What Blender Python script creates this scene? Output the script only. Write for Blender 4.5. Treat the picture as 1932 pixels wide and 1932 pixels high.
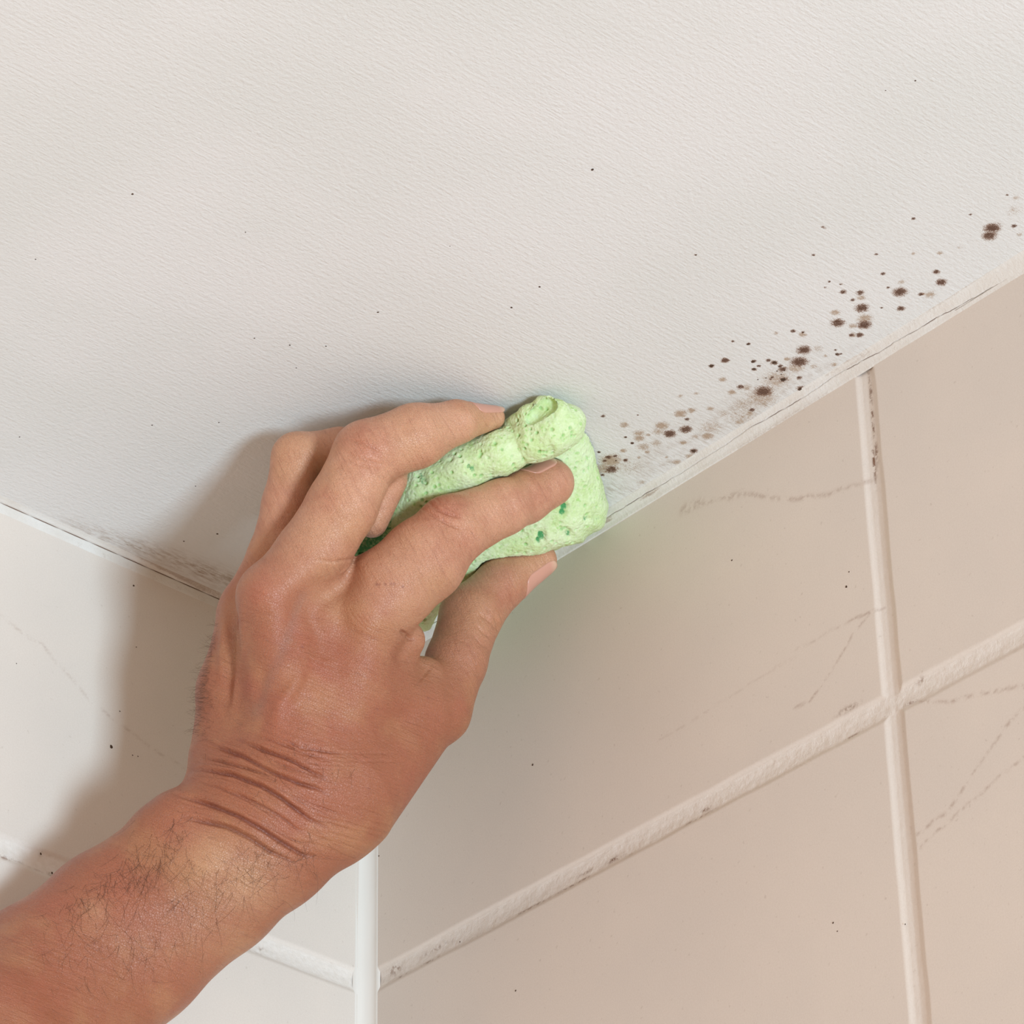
import bpy, math, random
import numpy as np
from mathutils import Matrix, Vector, noise as mnoise

# ------------------------------------------------------------------ clear
for o in list(bpy.data.objects):
    bpy.data.objects.remove(o, do_unlink=True)
scn = bpy.context.scene
COL = scn.collection

# ------------------------------------------------------------------ camera
# world: origin = where the ceiling meets the two walls; x runs along the left wall,
# y along the right wall (both into the room), z up (the ceiling is z = 0)
F = 7000.0
D = 1.6
RX, ROLL, YAW = 2.160354752608876, -0.01980589369649387, 2.3993630722943937
AX, AY = 696.9, 1255.163


def rot(rx, ry, rz):
    cx, sx, cy, sy, cz, sz = math.cos(rx), math.sin(rx), math.cos(ry), math.sin(ry), math.cos(rz), math.sin(rz)
    return (np.array([[cz, -sz, 0], [sz, cz, 0], [0, 0, 1]]) @
            np.array([[1, 0, 0], [0, cx, -sx], [0, sx, cx]]) @
            np.array([[cy, -sy, 0], [sy, cy, 0], [0, 0, 1]]))


M = rot(RX, ROLL, YAW)
CAM = -(M @ (np.array([(AX - 966) / F, -(AY - 966) / F, -1.0]) * D))
cam_data = bpy.data.cameras.new('camera')
cam = bpy.data.objects.new('camera', cam_data)
COL.objects.link(cam)
mw = Matrix([list(M[0]) + [CAM[0]], list(M[1]) + [CAM[1]], list(M[2]) + [CAM[2]], [0, 0, 0, 1]])
cam.matrix_world = mw
cam_data.sensor_width = 36
cam_data.lens = F / 1932 * 36
cam_data.clip_start = 0.05
scn.camera = cam

# ------------------------------------------------------------------ world, light, exposure
w = bpy.data.worlds.new('world')
scn.world = w
w.use_nodes = True
w.node_tree.nodes['Background'].inputs[0].default_value = (1.0, 0.69, 0.49, 1)
w.node_tree.nodes['Background'].inputs[1].default_value = 0.74

ld = bpy.data.lights.new('softbox', 'AREA')
ld.shape = 'SQUARE'
ld.size = 0.66
ld.energy = 149.0
ld.color = (0.63, 0.84, 1.0)
lo = bpy.data.objects.new('softbox', ld)
COL.objects.link(lo)
LD = Vector((0.19, 0.83, -0.515)).normalized()
lo.location = Vector((0.15, 0.10, -0.10)) + LD * 4.0
lo.rotation_euler = LD.to_track_quat('Z', 'Y').to_euler()

scn.view_settings.view_transform = 'Standard'
scn.view_settings.look = 'None'
scn.view_settings.gamma = 1
scn.view_settings.use_curve_mapping = False
scn.view_settings.exposure = 0.0

# ------------------------------------------------------------------ helpers
MM = 0.001
SC = 4.95                       # modelling units per mm for hand and sponge


def to_world(P):
    """modelling units (x right, y down, w towards the viewer) -> world metres"""
    P = np.asarray(P, float).reshape(-1, 3)
    dep = D - P[:, 2] / SC * MM
    c = np.stack([(P[:, 0] - 966) / F * dep, -(P[:, 1] - 966) / F * dep, -dep], 1)
    return c @ M.T + CAM


def on_plane(px, py, axis):
    """point of the plane coord[axis] = 0 (mm) seen at that place"""
    d = M @ np.array([(px - 966) / F, -(py - 966) / F, -1.0])
    t = -CAM[axis] / d[axis]
    return (CAM + t * d) * 1000


def depth_plane(px, py, axis):
    """how far the plane stands towards the viewer, in modelling units"""
    dx, dy = (px - 966) / F, -(py - 966) / F
    dd = M[axis, 0] * dx + M[axis, 1] * dy - M[axis, 2]
    return (D - (-CAM[axis] / dd)) * 1000 * SC


def srgb(r, g, b):
    f = lambda c: (c / 255 / 12.92) if c / 255 <= 0.04045 else ((c / 255 + 0.055) / 1.055) ** 2.4
    return (f(r), f(g), f(b), 1)


def np_mesh(name, V, faces, mat, attrs=None, smooth=True, parent=None, center=False):
    me = bpy.data.meshes.new(name)
    V = np.asarray(V, float)
    loc = np.zeros(3)
    if center:
        loc = V.mean(0)
        V = V - loc
    faces = np.asarray(faces, np.int32)
    nf, k = faces.shape
    me.vertices.add(len(V))
    me.vertices.foreach_set('co', V.astype(np.float32).ravel())
    me.loops.add(nf * k)
    me.loops.foreach_set('vertex_index', faces.ravel())
    me.polygons.add(nf)
    me.polygons.foreach_set('loop_start', np.arange(0, nf * k, k, dtype=np.int32))
    me.polygons.foreach_set('loop_total', np.full(nf, k, np.int32))
    me.update(calc_edges=True)
    me.polygons.foreach_set('use_smooth', np.full(nf, smooth))
    for n, a in (attrs or {}).items():
        at = me.attributes.new(n, 'FLOAT', 'POINT')
        at.data.foreach_set('value', np.asarray(a, np.float32).ravel())
    me.materials.append(mat)
    me.validate()
    o = bpy.data.objects.new(name, me)
    COL.objects.link(o)
    if parent is not None:
        o.parent = parent
        o.matrix_parent_inverse = Matrix.Identity(4)
        o.location = Vector(loc) - parent.location
    else:
        o.location = loc
    return o


def grid_faces(nu, nv, flip=False):
    i, j = np.meshgrid(np.arange(nu - 1), np.arange(nv - 1), indexing='ij')
    a = (i * nv + j).ravel()
    q = np.stack([a, a + nv, a + nv + 1, a + 1], 1)
    return q[:, ::-1] if flip else q


def steps(*segs):
    """(start, end, step) pieces joined into one increasing coordinate list"""
    out = []
    for a, b, s in segs:
        n = max(1, int(round((b - a) / s)))
        out += list(np.linspace(a, b, n, endpoint=False))
    out.append(segs[-1][1])
    return np.array(out)


def seg_dist(X, Y, pts):
    """distance to a polyline in the plane, and the running parameter along it"""
    d = np.full(X.shape, 1e9)
    s = np.zeros(X.shape)
    acc = 0.0
    pts = np.asarray(pts, float)
    for a, b in zip(pts[:-1], pts[1:]):
        ab = b - a
        L = np.hypot(*ab) + 1e-9
        t = np.clip(((X - a[0]) * ab[0] + (Y - a[1]) * ab[1]) / L ** 2, 0, 1)
        dd = np.hypot(X - a[0] - t * ab[0], Y - a[1] - t * ab[1])
        m = dd < d
        d = np.where(m, dd, d)
        s = np.where(m, acc + t * L, s)
        acc += L
    return d, s / acc


def vnoise(X, Y, scale, seed=0):
    """smooth value noise on the plane, 0..1"""
    rs = np.random.RandomState(seed)
    T = rs.rand(256, 256)
    x, y = X / scale + 31.7, Y / scale + 57.3
    xi, yi = np.floor(x).astype(int), np.floor(y).astype(int)
    fx, fy = x - xi, y - yi
    fx, fy = fx * fx * (3 - 2 * fx), fy * fy * (3 - 2 * fy)
    g = lambda i, j: T[i % 256, j % 256]
    return ((g(xi, yi) * (1 - fx) + g(xi + 1, yi) * fx) * (1 - fy) +
            (g(xi, yi + 1) * (1 - fx) + g(xi + 1, yi + 1) * fx) * fy)


def sstep(a, b, x):
    t = np.clip((x - a) / (b - a), 0, 1)
    return t * t * (3 - 2 * t)


# ------------------------------------------------------------------ material helpers
class NT:
    def __init__(self, name):
        self.m = bpy.data.materials.new(name)
        self.m.use_nodes = True
        self.n = self.m.node_tree.nodes
        self.l = self.m.node_tree.links
        self.b = self.n['Principled BSDF']

    def node(self, t, **kw):
        x = self.n.new(t)
        for k, v in kw.items():
            setattr(x, k, v)
        return x

    def link(self, a, b):
        self.l.new(a, b)

    def coords(self):
        return self.node('ShaderNodeTexCoord').outputs['Object']

    def attr(self, name):
        return self.node('ShaderNodeAttribute', attribute_name=name).outputs['Fac']

    def noise(self, scale, detail=3, rough=0.5, vec=None, stretch=None, rotz=None, dist=0.0):
        t = self.node('ShaderNodeTexNoise')
        t.inputs['Scale'].default_value = scale
        t.inputs['Detail'].default_value = detail
        t.inputs['Roughness'].default_value = rough
        t.inputs['Distortion'].default_value = dist
        v = vec or self.coords()
        if stretch or rotz:
            mp = self.node('ShaderNodeMapping')
            if stretch:
                mp.inputs['Scale'].default_value = stretch
            if rotz:
                mp.inputs['Rotation'].default_value = rotz
            self.link(v, mp.inputs['Vector'])
            v = mp.outputs[0]
        self.link(v, t.inputs['Vector'])
        return t.outputs['Fac']

    def voronoi(self, scale, feature='F1', rnd=1.0):
        t = self.node('ShaderNodeTexVoronoi', feature=feature)
        t.inputs['Scale'].default_value = scale
        t.inputs['Randomness'].default_value = rnd
        self.link(self.coords(), t.inputs['Vector'])
        return t.outputs['Distance']

    def math(self, op, a, b=None, clamp=False):
        t = self.node('ShaderNodeMath', operation=op, use_clamp=clamp)
        for i, v in enumerate((a, b)):
            if v is None:
                continue
            if isinstance(v, (int, float)):
                t.inputs[i].default_value = v
            else:
                self.link(v, t.inputs[i])
        return t.outputs[0]

    def remap(self, v, a, b, c=0.0, d=1.0, smooth=True):
        t = self.node('ShaderNodeMapRange')
        if smooth:
            t.interpolation_type = 'SMOOTHSTEP'
        for i, x in enumerate((a, b, c, d)):
            t.inputs[i + 1].default_value = x
        self.link(v, t.inputs[0])
        return t.outputs[0]

    def mix(self, fac, a, b, mode='MIX'):
        t = self.node('ShaderNodeMix', data_type='RGBA', blend_type=mode)
        if isinstance(fac, (int, float)):
            t.inputs[0].default_value = fac
        else:
            self.link(fac, t.inputs[0])
        for i, v in ((6, a), (7, b)):
            if isinstance(v, tuple):
                t.inputs[i].default_value = v
            else:
                self.link(v, t.inputs[i])
        return t.outputs[2]

    def bump(self, h, dist, strength=1.0, prev=None):
        t = self.node('ShaderNodeBump')
        t.inputs['Strength'].default_value = strength
        t.inputs['Distance'].default_value = dist
        self.link(h, t.inputs['Height'])
        if prev is not None:
            self.link(prev, t.inputs['Normal'])
        return t.outputs[0]

    def finish(self, color=None, normal=None, rough=0.5, spec=0.5):
        if color is not None:
            if isinstance(color, tuple):
                self.b.inputs['Base Color'].default_value = color
            else:
                self.link(color, self.b.inputs['Base Color'])
        if normal is not None:
            self.link(normal, self.b.inputs['Normal'])
        if isinstance(rough, (int, float)):
            self.b.inputs['Roughness'].default_value = rough
        else:
            self.link(rough, self.b.inputs['Roughness'])
        self.b.inputs['Specular IOR Level'].default_value = spec
        return self.m


def breakup(t, a, n1, n2, lo=0.35, hi=0.62, amt=0.55):
    """a stain field with feathery, grainy edges"""
    g = t.math('ADD', t.math('MULTIPLY', t.math('SUBTRACT', n1, 0.5), amt),
               t.math('MULTIPLY', t.math('SUBTRACT', n2, 0.5), amt * 0.7))
    g = t.math('MULTIPLY', g, t.math('MINIMUM', t.math('MULTIPLY', a, 6.0), 1.0))
    return t.remap(t.math('ADD', a, g), lo, hi)


# painted plaster (ceiling)
t = NT('painted_plaster')
co = t.coords()
n_big = t.noise(9, 3)
base = t.mix(t.remap(n_big, 0.35, 0.65), srgb(216, 214, 209), srgb(221, 218, 214))
n1, n2 = t.noise(2300, 3, 0.65), t.noise(750, 4, 0.65)
tan = breakup(t, t.attr('tan'), n1, n2, 0.25, 0.95, 1.7)
base = t.mix(t.math('MULTIPLY', tan, 0.8), base, srgb(160, 130, 100))
grime = t.math('MULTIPLY', t.attr('grime'), t.remap(t.noise(700, 4, 0.7, stretch=(0.25, 1, 1)), 0.35, 0.75))
base = t.mix(t.math('MULTIPLY', grime, 0.9), base, srgb(148, 120, 92))
dark = breakup(t, t.attr('mould'), n1, n2, 0.50, 1.0, 1.7)
halo = breakup(t, t.attr('mould'), n1, n2, 0.18, 0.75, 1.7)
base = t.mix(t.math('MULTIPLY', halo, 0.8), base, srgb(138, 104, 82))
base = t.mix(t.math('MULTIPLY', dark, 0.85), base, srgb(78, 50, 38))
bp = t.bump(t.noise(600, 4, 0.62, stretch=(0.8, 1.0, 1)), 0.0005, 0.7)
br = t.bump(t.noise(900, 3, 0.6, stretch=(0.06, 1, 1)), 0.0003, 0.6, bp)
bl = t.bump(t.remap(t.voronoi(75), 0.0, 0.09, 1.0, 0.0), 0.00025, 0.4, br)
PLASTER = t.finish(base, bl, 0.62, 0.3)

# speck of dirt
t = NT('dark_speck')
SPECK = t.finish(t.mix(t.noise(800), srgb(52, 38, 30), srgb(96, 72, 55)), None, 0.8, 0.2)


def tile_mat(name, c1, c2, cg):
    t = NT(name)
    n = t.noise(14, 4, 0.55)
    base = t.mix(t.remap(n, 0.3, 0.7), c1, c2)
    sp = t.remap(t.noise(420, 2, 0.5), 0.66, 0.78)
    base = t.mix(t.math('MULTIPLY', sp, 0.22), base, srgb(150, 128, 110))
    fine = t.remap(t.noise(1500, 2, 0.5), 0.3, 0.7)
    base = t.mix(t.math('MULTIPLY', fine, 0.10), base, srgb(180, 158, 140))
    v = t.math('MULTIPLY', t.attr('vein'), t.remap(t.noise(260, 3, 0.7), 0.38, 0.62))
    base = t.mix(t.math('MULTIPLY', v, 0.55), base, srgb(150, 116, 96))
    gr = t.mix(t.remap(t.noise(500, 3), 0.3, 0.7), cg, srgb(228, 220, 212))
    base = t.mix(t.attr('grout'), base, gr)
    st = t.math('MULTIPLY', t.attr('stain'), t.remap(t.noise(420, 4, 0.7), 0.42, 0.60))
    base = t.mix(t.math('MULTIPLY', st, 0.9), base, srgb(128, 92, 70))
    b = t.bump(t.noise(1100, 3, 0.6), 0.00006, 0.5)
    gb = t.bump(t.math('MULTIPLY', t.noise(700, 3, 0.7), t.attr('grout')), 0.0005, 0.6, b)
    return t.finish(base, gb, t.remap(t.attr('grout'), 0, 1, 0.42, 0.85), 0.4)


TILE = tile_mat('stone_look_tile', srgb(219, 209, 199), srgb(224, 213, 202), srgb(222, 213, 203))

t = NT('white_silicone')
SILICONE = t.finish(t.mix(t.noise(30), srgb(232, 226, 218), srgb(226, 220, 211)), t.bump(t.noise(160, 2), 0.0003, 0.3), 0.32, 0.5)

t = NT('painted_filler')
n1, n2 = t.noise(2200, 3, 0.6), t.noise(800, 3, 0.6)
base = t.mix(t.remap(t.noise(60, 4), 0.3, 0.7), srgb(222, 218, 212), srgb(216, 209, 200))
base = t.mix(t.math('MULTIPLY', breakup(t, t.attr('stain'), n1, n2, 0.3, 0.9, 0.8), 0.6), base, srgb(150, 120, 96))
base = t.mix(t.remap(t.attr('crack'), 0.25, 0.75), base, srgb(120, 92, 76))
FILLER = t.finish(base, t.bump(t.noise(600, 4, 0.7), 0.0005, 0.6), 0.6, 0.3)

# ------------------------------------------------------------------ ceiling
Z = lambda x, y: (1100 + x / 2.322, 350 + y / 2.322)
MOULD = [(1793, 187, 26), (1780, 220, 22), (1389, 466, 23), (1569, 424, 17), (1548, 378, 11), (1888, 177, 8), (1222, 536, 22),
         (1214, 468, 12), (1181, 501, 7), (1116, 601, 22), (1232, 610, 23), (1392, 539, 13), (1212, 655, 12), (1176, 655, 8),
         (967, 720, 23), (948, 772, 28), (623, 765, 14), (562, 790, 9), (747, 770, 8), (725, 693, 6), (790, 902, 30),
         (838, 776, 11), (877, 850, 14), (955, 890, 15), (948, 842, 9), (875, 805, 14), (865, 790, 8), (380, 1087, 22), (450, 1068, 21),
         (124, 1243, 22), (485, 1163, 13), (740, 983, 10), (857, 977, 9), (921, 637, 8), (963, 642, 5), (1314, 386, 7),
         (1140, 465, 10), (690, 882, 12), (1054, 183, 6), (1009, 303, 5), (1447, 145, 6), (1284, 300, 5), (1858, 42, 4),
         (1697, 127, 4), (215, 1128, 6), (186, 1102, 5), (69, 1167, 6), (187, 1203, 9), (1115, 740, 7), (1106, 720, 4),
         (497, 305, 4), (209, 633, 4), (87, 1010, 7), (657, 682, 5), (1129, 432, 4), (1336, 446, 5), (1308, 535, 4),
         (1480, 476, 8), (456, 1024, 8), (750, 805, 8), (770, 790, 6), (110, 1190, 10), (140, 1185, 8), (95, 1205, 7), (812, 765, 8),
         (830, 840, 5), (822, 848, 4), (1078, 420, 4), (1060, 445, 3), (240, 1005, 3), (1130, 738, 4), (85, 1268, 7), (915, 960, 5)]
TAN = [(1219, 490, 20, .9), (1106, 556, 20, 1), (1236, 583, 32, 1), (1183, 615, 18, .9), (962, 652, 18, .95), (1028, 715, 27, .6),
       (1520, 478, 25, .85), (1447, 297, 10, .9), (1563, 296, 12, 1), (1650, 272, 15, .5), (1395, 423, 15, .8), (1897, 55, 15, .7),
       (1913, 215, 14, .7), (1890, 110, 35, .5), (612, 849, 17, 1), (427, 921, 14, .8), (497, 911, 12, .8), (653, 905, 20, 1),
       (715, 885, 24, .8), (427, 999, 28, 1.1), (475, 985, 20, 1), (557, 977, 18, .9), (345, 1052, 30, 1.1), (330, 1078, 28, .8),
       (245, 1085, 26, .9), (246, 1107, 24, 1.05), (285, 1092, 12, 1), (182, 1048, 23, .9), (545, 1098, 28, 1.05), (440, 1127, 18, .95),
       (490, 1100, 20, .7), (320, 1128, 26, .75), (265, 1145, 32, .8), (175, 1162, 16, 1), (282, 1167, 14, .95), (410, 1212, 22, .9),
       (470, 1185, 24, .9), (120, 1205, 50, 1.1), (90, 1240, 50, .9), (1100, 785, 16, .9), (1065, 845, 13, .8), (893, 760, 15, 1),
       (1010, 792, 18, .7), (930, 800, 40, .8), (730, 1000, 22, .9), (685, 1035, 24, .8), (780, 930, 80, .75), (700, 960, 60, .6),
       (850, 850, 70, .75), (790, 905, 45, 1), (620, 1000, 35, .6), (1450, 605, 32, .75), (1355, 665, 28, .75), (1180, 655, 18, .9),
       (846, 646, 10, .9), (365, 1190, 9, 1), (245, 1192, 11, .9), (255, 1300, 18, .7), (1062, 745, 13, .7), (1305, 290, 5, .5),
       (1185, 1200, 8, .1), (990, 905, 40, .6), (560, 1060, 60, .6), (700, 1010, 90, .55), (200, 1230, 80, .5), (1735, 440, 14, .6),
       (1840, 380, 20, .5), (1610, 520, 12, .7), (1490, 475, 10, 1), (460, 1240, 40, .6)]
xs = steps((0, 66, 0.36), (66, 260, 1.3), (260, 1000, 25))
ys = steps((0, 150, 1.2), (150, 400, 0.36), (400, 460, 1.2), (460, 1300, 25))
X, Y = np.meshgrid(xs, ys, indexing='ij')
mould = np.zeros(X.shape)
tanf = np.zeros(X.shape)


def blob(fld, cx, cy, r, s, sharp=1.0):
    ix = np.where(np.abs(xs - cx) < r * 1.7)[0]
    iy = np.where(np.abs(ys - cy) < r * 1.7)[0]
    if len(ix) < 1 or len(iy) < 1:
        return
    sl = np.ix_(ix, iy)
    d = np.hypot(X[sl] - cx, Y[sl] - cy) / r
    fld[sl] = np.maximum(fld[sl], s * np.clip(1.35 - d * 0.9, 0, 1))


for x, y, r in MOULD:
    p = on_plane(*Z(x, y), 2)
    blob(mould, p[0], p[1], r / 2.322 / 4.6 * 1.22 + 0.12, 1.0)
    if r > 8:
        blob(tanf, p[0], p[1], r / 2.322 / 4.6 * 1.35, 0.75)
for x, y, r, s in TAN:
    p = on_plane(*Z(x, y), 2)
    blob(tanf, p[0], p[1], r / 2.322 / 4.6, s * 0.92)
# streaks of grime that run with the joints
grime = np.zeros(X.shape)
band = np.exp(-((X - 14) / 9) ** 2) * sstep(120, 165, Y) * (1 - sstep(230, 300, Y))
grime = np.maximum(grime, 0.75 * band * vnoise(X * 3, Y, 9, 3))
band = np.exp(-((X - 8) / 3) ** 2) * sstep(120, 150, Y) * (1 - sstep(260, 330, Y))
grime = np.maximum(grime, 0.75 * band * vnoise(X * 3, Y, 6, 4))
a, b, c = on_plane(130, 990, 2), on_plane(300, 1045, 2), on_plane(430, 1095, 2)
dl, sl_ = seg_dist(X, Y, [a[:2], b[:2], c[:2]])
grime = np.maximum(grime, np.exp(-(dl / 6.0) ** 2) * (0.6 + 0.8 * sl_) * (0.55 + 0.6 * vnoise(X, Y * 3, 7, 5)))
Zc = np.zeros(X.shape)
Zc += 0.5 * (vnoise(X, Y, 70, 8) - 0.5) * sstep(0, 60, np.minimum(X, Y))
V = np.stack([X.ravel(), Y.ravel(), Zc.ravel()], 1)
Fc = grid_faces(len(xs), len(ys), flip=True)
attrs = {'mould': mould.ravel(), 'tan': tanf.ravel(), 'grime': grime.ravel()}


def add_specks(V, Fq, attrs, pts, axis, seed=1):
    """flakes of dirt on the surface; returns mesh arrays and index of the first speck face"""
    rnd = random.Random(seed)
    nv = len(V)
    newv, newf = [], []
    for px, py, r in pts:
        c = on_plane(px, py, axis)
        ring = []
        for k in range(8):
            an = k * math.pi / 4
            rr = r * rnd.uniform(0.75, 1.2)
            off = np.zeros(3)
            ax = [i for i in range(3) if i != axis]
            off[ax[0]] = rr * math.cos(an)
            off[ax[1]] = rr * math.sin(an)
            ring.append(c + off)
        up = np.zeros(3)
        up[axis] = -0.18 if axis == 2 else 0.18
        base = nv + len(newv)
        newv += [v + up * 0.3 for v in ring] + [c + (v - c) * 0.55 + up for v in ring]
        for k in range(8):
            k2 = (k + 1) % 8
            newf.append((base + k, base + k2, base + 8 + k2, base + 8 + k))
        newf += [(base + 8, base + 9, base + 10, base + 11), (base + 8, base + 11, base + 12, base + 15),
                 (base + 12, base + 13, base + 14, base + 15)]
    n = len(newv)
    if n == 0:
        return V, Fq, attrs, len(Fq)
    V2 = np.vstack([V, np.array(newv)])
    F2 = np.vstack([Fq, np.array(newf)])
    at = {k: np.concatenate([a, np.zeros(n)]) for k, a in attrs.items()}
    return V2, F2, at, len(Fq)


def speckled(name, V, Fq, attrs, mat, pts, axis):
    V, Fq, attrs, first = add_specks(V, Fq, attrs, pts, axis)
    o = np_mesh(name, V * MM, Fq, mat, attrs)
    o.data.materials.append(SPECK)
    idx = np.zeros(len(Fq), np.int32)
    idx[first:] = 1
    o.data.polygons.foreach_set('material_index', idx)
    o.data.update()
    return o


SP_C = [(250, 366, .5), (713, 589, .42), (1118, 320, .55), (1018, 541, .5), (965, 580, .5), (547, 651, .35), (615, 653, .3),
        (37, 824, .4), (67, 489, .3), (480, 638, .3), (287, 802, .3), (849, 464, .3), (1313, 481, .35), (1727, 152, .4),
        (1671, 170, .3), (559, 694, .25), (369, 917, .3), (413, 797, .3), (463, 438, .25), (410, 1007, .6), (347, 1021, .4),
        (1342, 690, .9), (1412, 649, .7), (1477, 716, 1.0), (1510, 735, 1.0), (1421, 682, .8), (1422, 696, .7), (1461, 684, .9),
        (1193, 836, .6), (1181, 825, .5), (1130, 853, .6), (1515, 627, .4), (1578, 668, .5), (1309, 851, .8), (1162, 869, .4),
        (1445, 713, .35), (1430, 716, .3), (1456, 712, .3), (1470, 692, .4), (1466, 700, .35), (1480, 699, .4), (1474, 706, .3)]
ceiling = speckled('ceiling', V, Fc, attrs, PLASTER, SP_C, 2)
ceiling['kind'] = 'structure'

# ------------------------------------------------------------------ tiled walls
U0, H0 = 290.5, 149.0
GW, GH = 6.4, 7.6


def wall(name, axis, xl, us, zs, vgr, veins, stains, specks, seed):
    """us along the wall, zs down it (mm); vgr = left ends of the upright joints"""
    U, Zz = np.meshgrid(us, zs, indexing='ij')
    wob = 0.5 * (vnoise(U, Zz, 14, seed) - 0.5)
    din = np.full(U.shape, 1e9)                 # >0 inside a tile: distance to its edge
    dh = np.full(U.shape, 1e9)
    for g in vgr:
        w2 = GW / 2
        din = np.minimum(din, np.abs(U - g - w2) - w2 + wob)
    for hz in (H0, H0 + 208):
        dh = np.minimum(dh, np.abs(Zz + hz + GH / 2) - GH / 2 + wob)
    grout = np.maximum(0.3 * (1 - sstep(-0.5, 0.7, din)), 0.8 * (1 - sstep(-0.5, 0.7, dh)))
    din = np.minimum(din, dh)
    # soft tile edge, hollow joint
    h = -0.95 * (1 - sstep(-0.9, 2.2, din)) - 0.25 * (1 - sstep(-4, 0, din)) + 0.25 * grout * (vnoise(U, Zz, 2.2, seed + 1) - 0.5)
    vein = np.zeros(U.shape)
    for pts, wd, s in veins:
        q = []
        for px, py in pts:
            p = on_plane(px, py, axis)
            q.append((p[1 - axis], p[2]))
        d, _ = seg_dist(U + 1.2 * (vnoise(U, Zz, 6, 9) - .5), Zz + 1.2 * (vnoise(U, Zz, 6, 10) - .5), q)
        vein = np.maximum(vein, s * np.exp(-(d / wd) ** 2))
    stain = np.zeros(U.shape)
    for px, py, ru, rz, s in stains:
        p = on_plane(px, py, axis)
        stain = np.maximum(stain, s * np.exp(-((U - p[1 - axis]) / ru) ** 2 - ((Zz - p[2]) / rz) ** 2))
    # dirt line along the lower lip of the level joint
    dd = np.abs(Zz + H0 + GH + 0.1)
    stain = np.maximum(stain, 0.8 * np.exp(-(dd / 0.5) ** 2) * sstep(0.5, 0.75, vnoise(U, Zz * 0, 9, seed + 3)) * xl)
    P = np.zeros((U.size, 3))
    P[:, 1 - axis] = U.ravel()
    P[:, 2] = Zz.ravel()
    P[:, axis] = h.ravel()
    Fq = grid_faces(len(us), len(zs), flip=(axis == 1))
    o = speckled(name, P, Fq, {'grout': grout.ravel(), 'vein': vein.ravel(), 'stain': stain.ravel()}, TILE, specks, axis)
    o['kind'] = 'structure'
    return o


Q = lambda x, y: (1500 + x / 2.0741, 1000 + y / 2.0741)
Q4 = lambda x, y: (1120 + x / 4.83, 780 + y / 4.83)
zs_r = steps((-900, -380, 20), (-380, -320, 2), (-320, -165, 1.1), (-165, -140, 0.45), (-140, 0, 0.9))
us_r = steps((0, 60, 1.1), (60, 284, 0.9), (284, 302, 0.35), (302, 420, 1.0), (420, 1300, 20))
veins_r = [([Q4(850, 870), Q4(970, 830), Q4(1130, 785), Q4(1300, 735), Q4(1480, 735), Q4(1640, 785), Q4(1932, 770), (1560, 932), (1640, 905)], 0.9, .8),
           ([(1290, 962), (1320, 948)], 2.2, .8), ([(1375, 940), (1400, 931)], 1.5, .7),
           ([Q(345, 295), Q(280, 325), Q(210, 360)], .6, .9),
           ([Q(300, 320), Q(230, 400), Q(190, 480), Q(130, 570), Q(60, 670), Q(0, 695)], .55, .8),
           ([Q(0, 470), Q(90, 420), Q(210, 360)], .5, .5),
           ([Q(480, 1190), Q(600, 1100), Q(700, 950), Q(800, 800), Q(896, 690)], .6, .9),
           ([Q(490, 1245), Q(580, 1160), Q(700, 1050), Q(800, 960), Q(896, 890)], .5, .8),
           ([Q(430, 672), Q(600, 670), Q(740, 640), Q(896, 610)], .6, .9),
           ([(1240, 1400), (1400, 1300), (1500, 1240)], .5, .35)]
st_r = [(742, 1828, 3.5, 2.2, 1), (1158, 1618, 5, 1.0, 1.2), (1326, 1527, 3, .8, 1), (1642, 780, .7, 22, 1.1), (1645, 870, .7, 9, 1.3),
        (1650, 850, .9, 5, 1), (820, 1788, 8, .8, .8), (1100, 1646, 4, .7, .8), (1716, 1323, 3, .8, 1), (1640, 735, .7, 4, 1), (1600, 1338, 5, 1.2, .8), (1735, 1283, 2, 1.2, .8)]
sp_r = [(1005, 1443, .5), (1597, 1107, .55), (1602, 1079, .3), (973, 1869, .45), (1572, 1741, .4), (1580, 1757, .25), (1381, 1057, .35),
        (868, 1777, .35), (715, 1615, .35), (1708, 1744, .3)]
wall_r = wall('wall_right', 0, 1.0, us_r, zs_r, (U0, U0 + 306.4), veins_r, st_r, sp_r, 20)

zs_l = steps((-900, -380, 20), (-380, -165, 1.5), (-165, -140, 0.45), (-140, 0, 1.0))
us_l = steps((0, 230, 1.0), (230, 1000, 20))
Q5 = lambda x, y: (x / 3.1167, 880 + y / 3.1167)
veins_l = [([Q5(0, 870), Q5(100, 960), Q5(250, 1050), Q5(330, 1150), Q5(430, 1260), Q5(540, 1390)], .6, .5),
           ([Q5(600, 1430), Q5(740, 1540), Q5(880, 1650), Q5(1080, 1780)], .6, .55)]
sp_l = [(210, 1409, .8), (252, 1105, .5), (77, 1611, .5), (250, 1425, .35), (260, 1427, .3), (151, 1031, .4), (226, 1342, .3),
        (98, 1647, .5), (31, 1252, .25), (257, 1221, .25)]
wall_l = wall('wall_left', 1, 0.4, us_l, zs_l, (330.0,), veins_l,
              [(5, 1615, 4, 1, 1), (98, 1648, 1.5, 1, .8), (30, 1622, 3, .8, .6), (497, 1790, 2, 1, .7)], sp_l, 40)

# ------------------------------------------------------------------ filler and silicone in the joints


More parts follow.
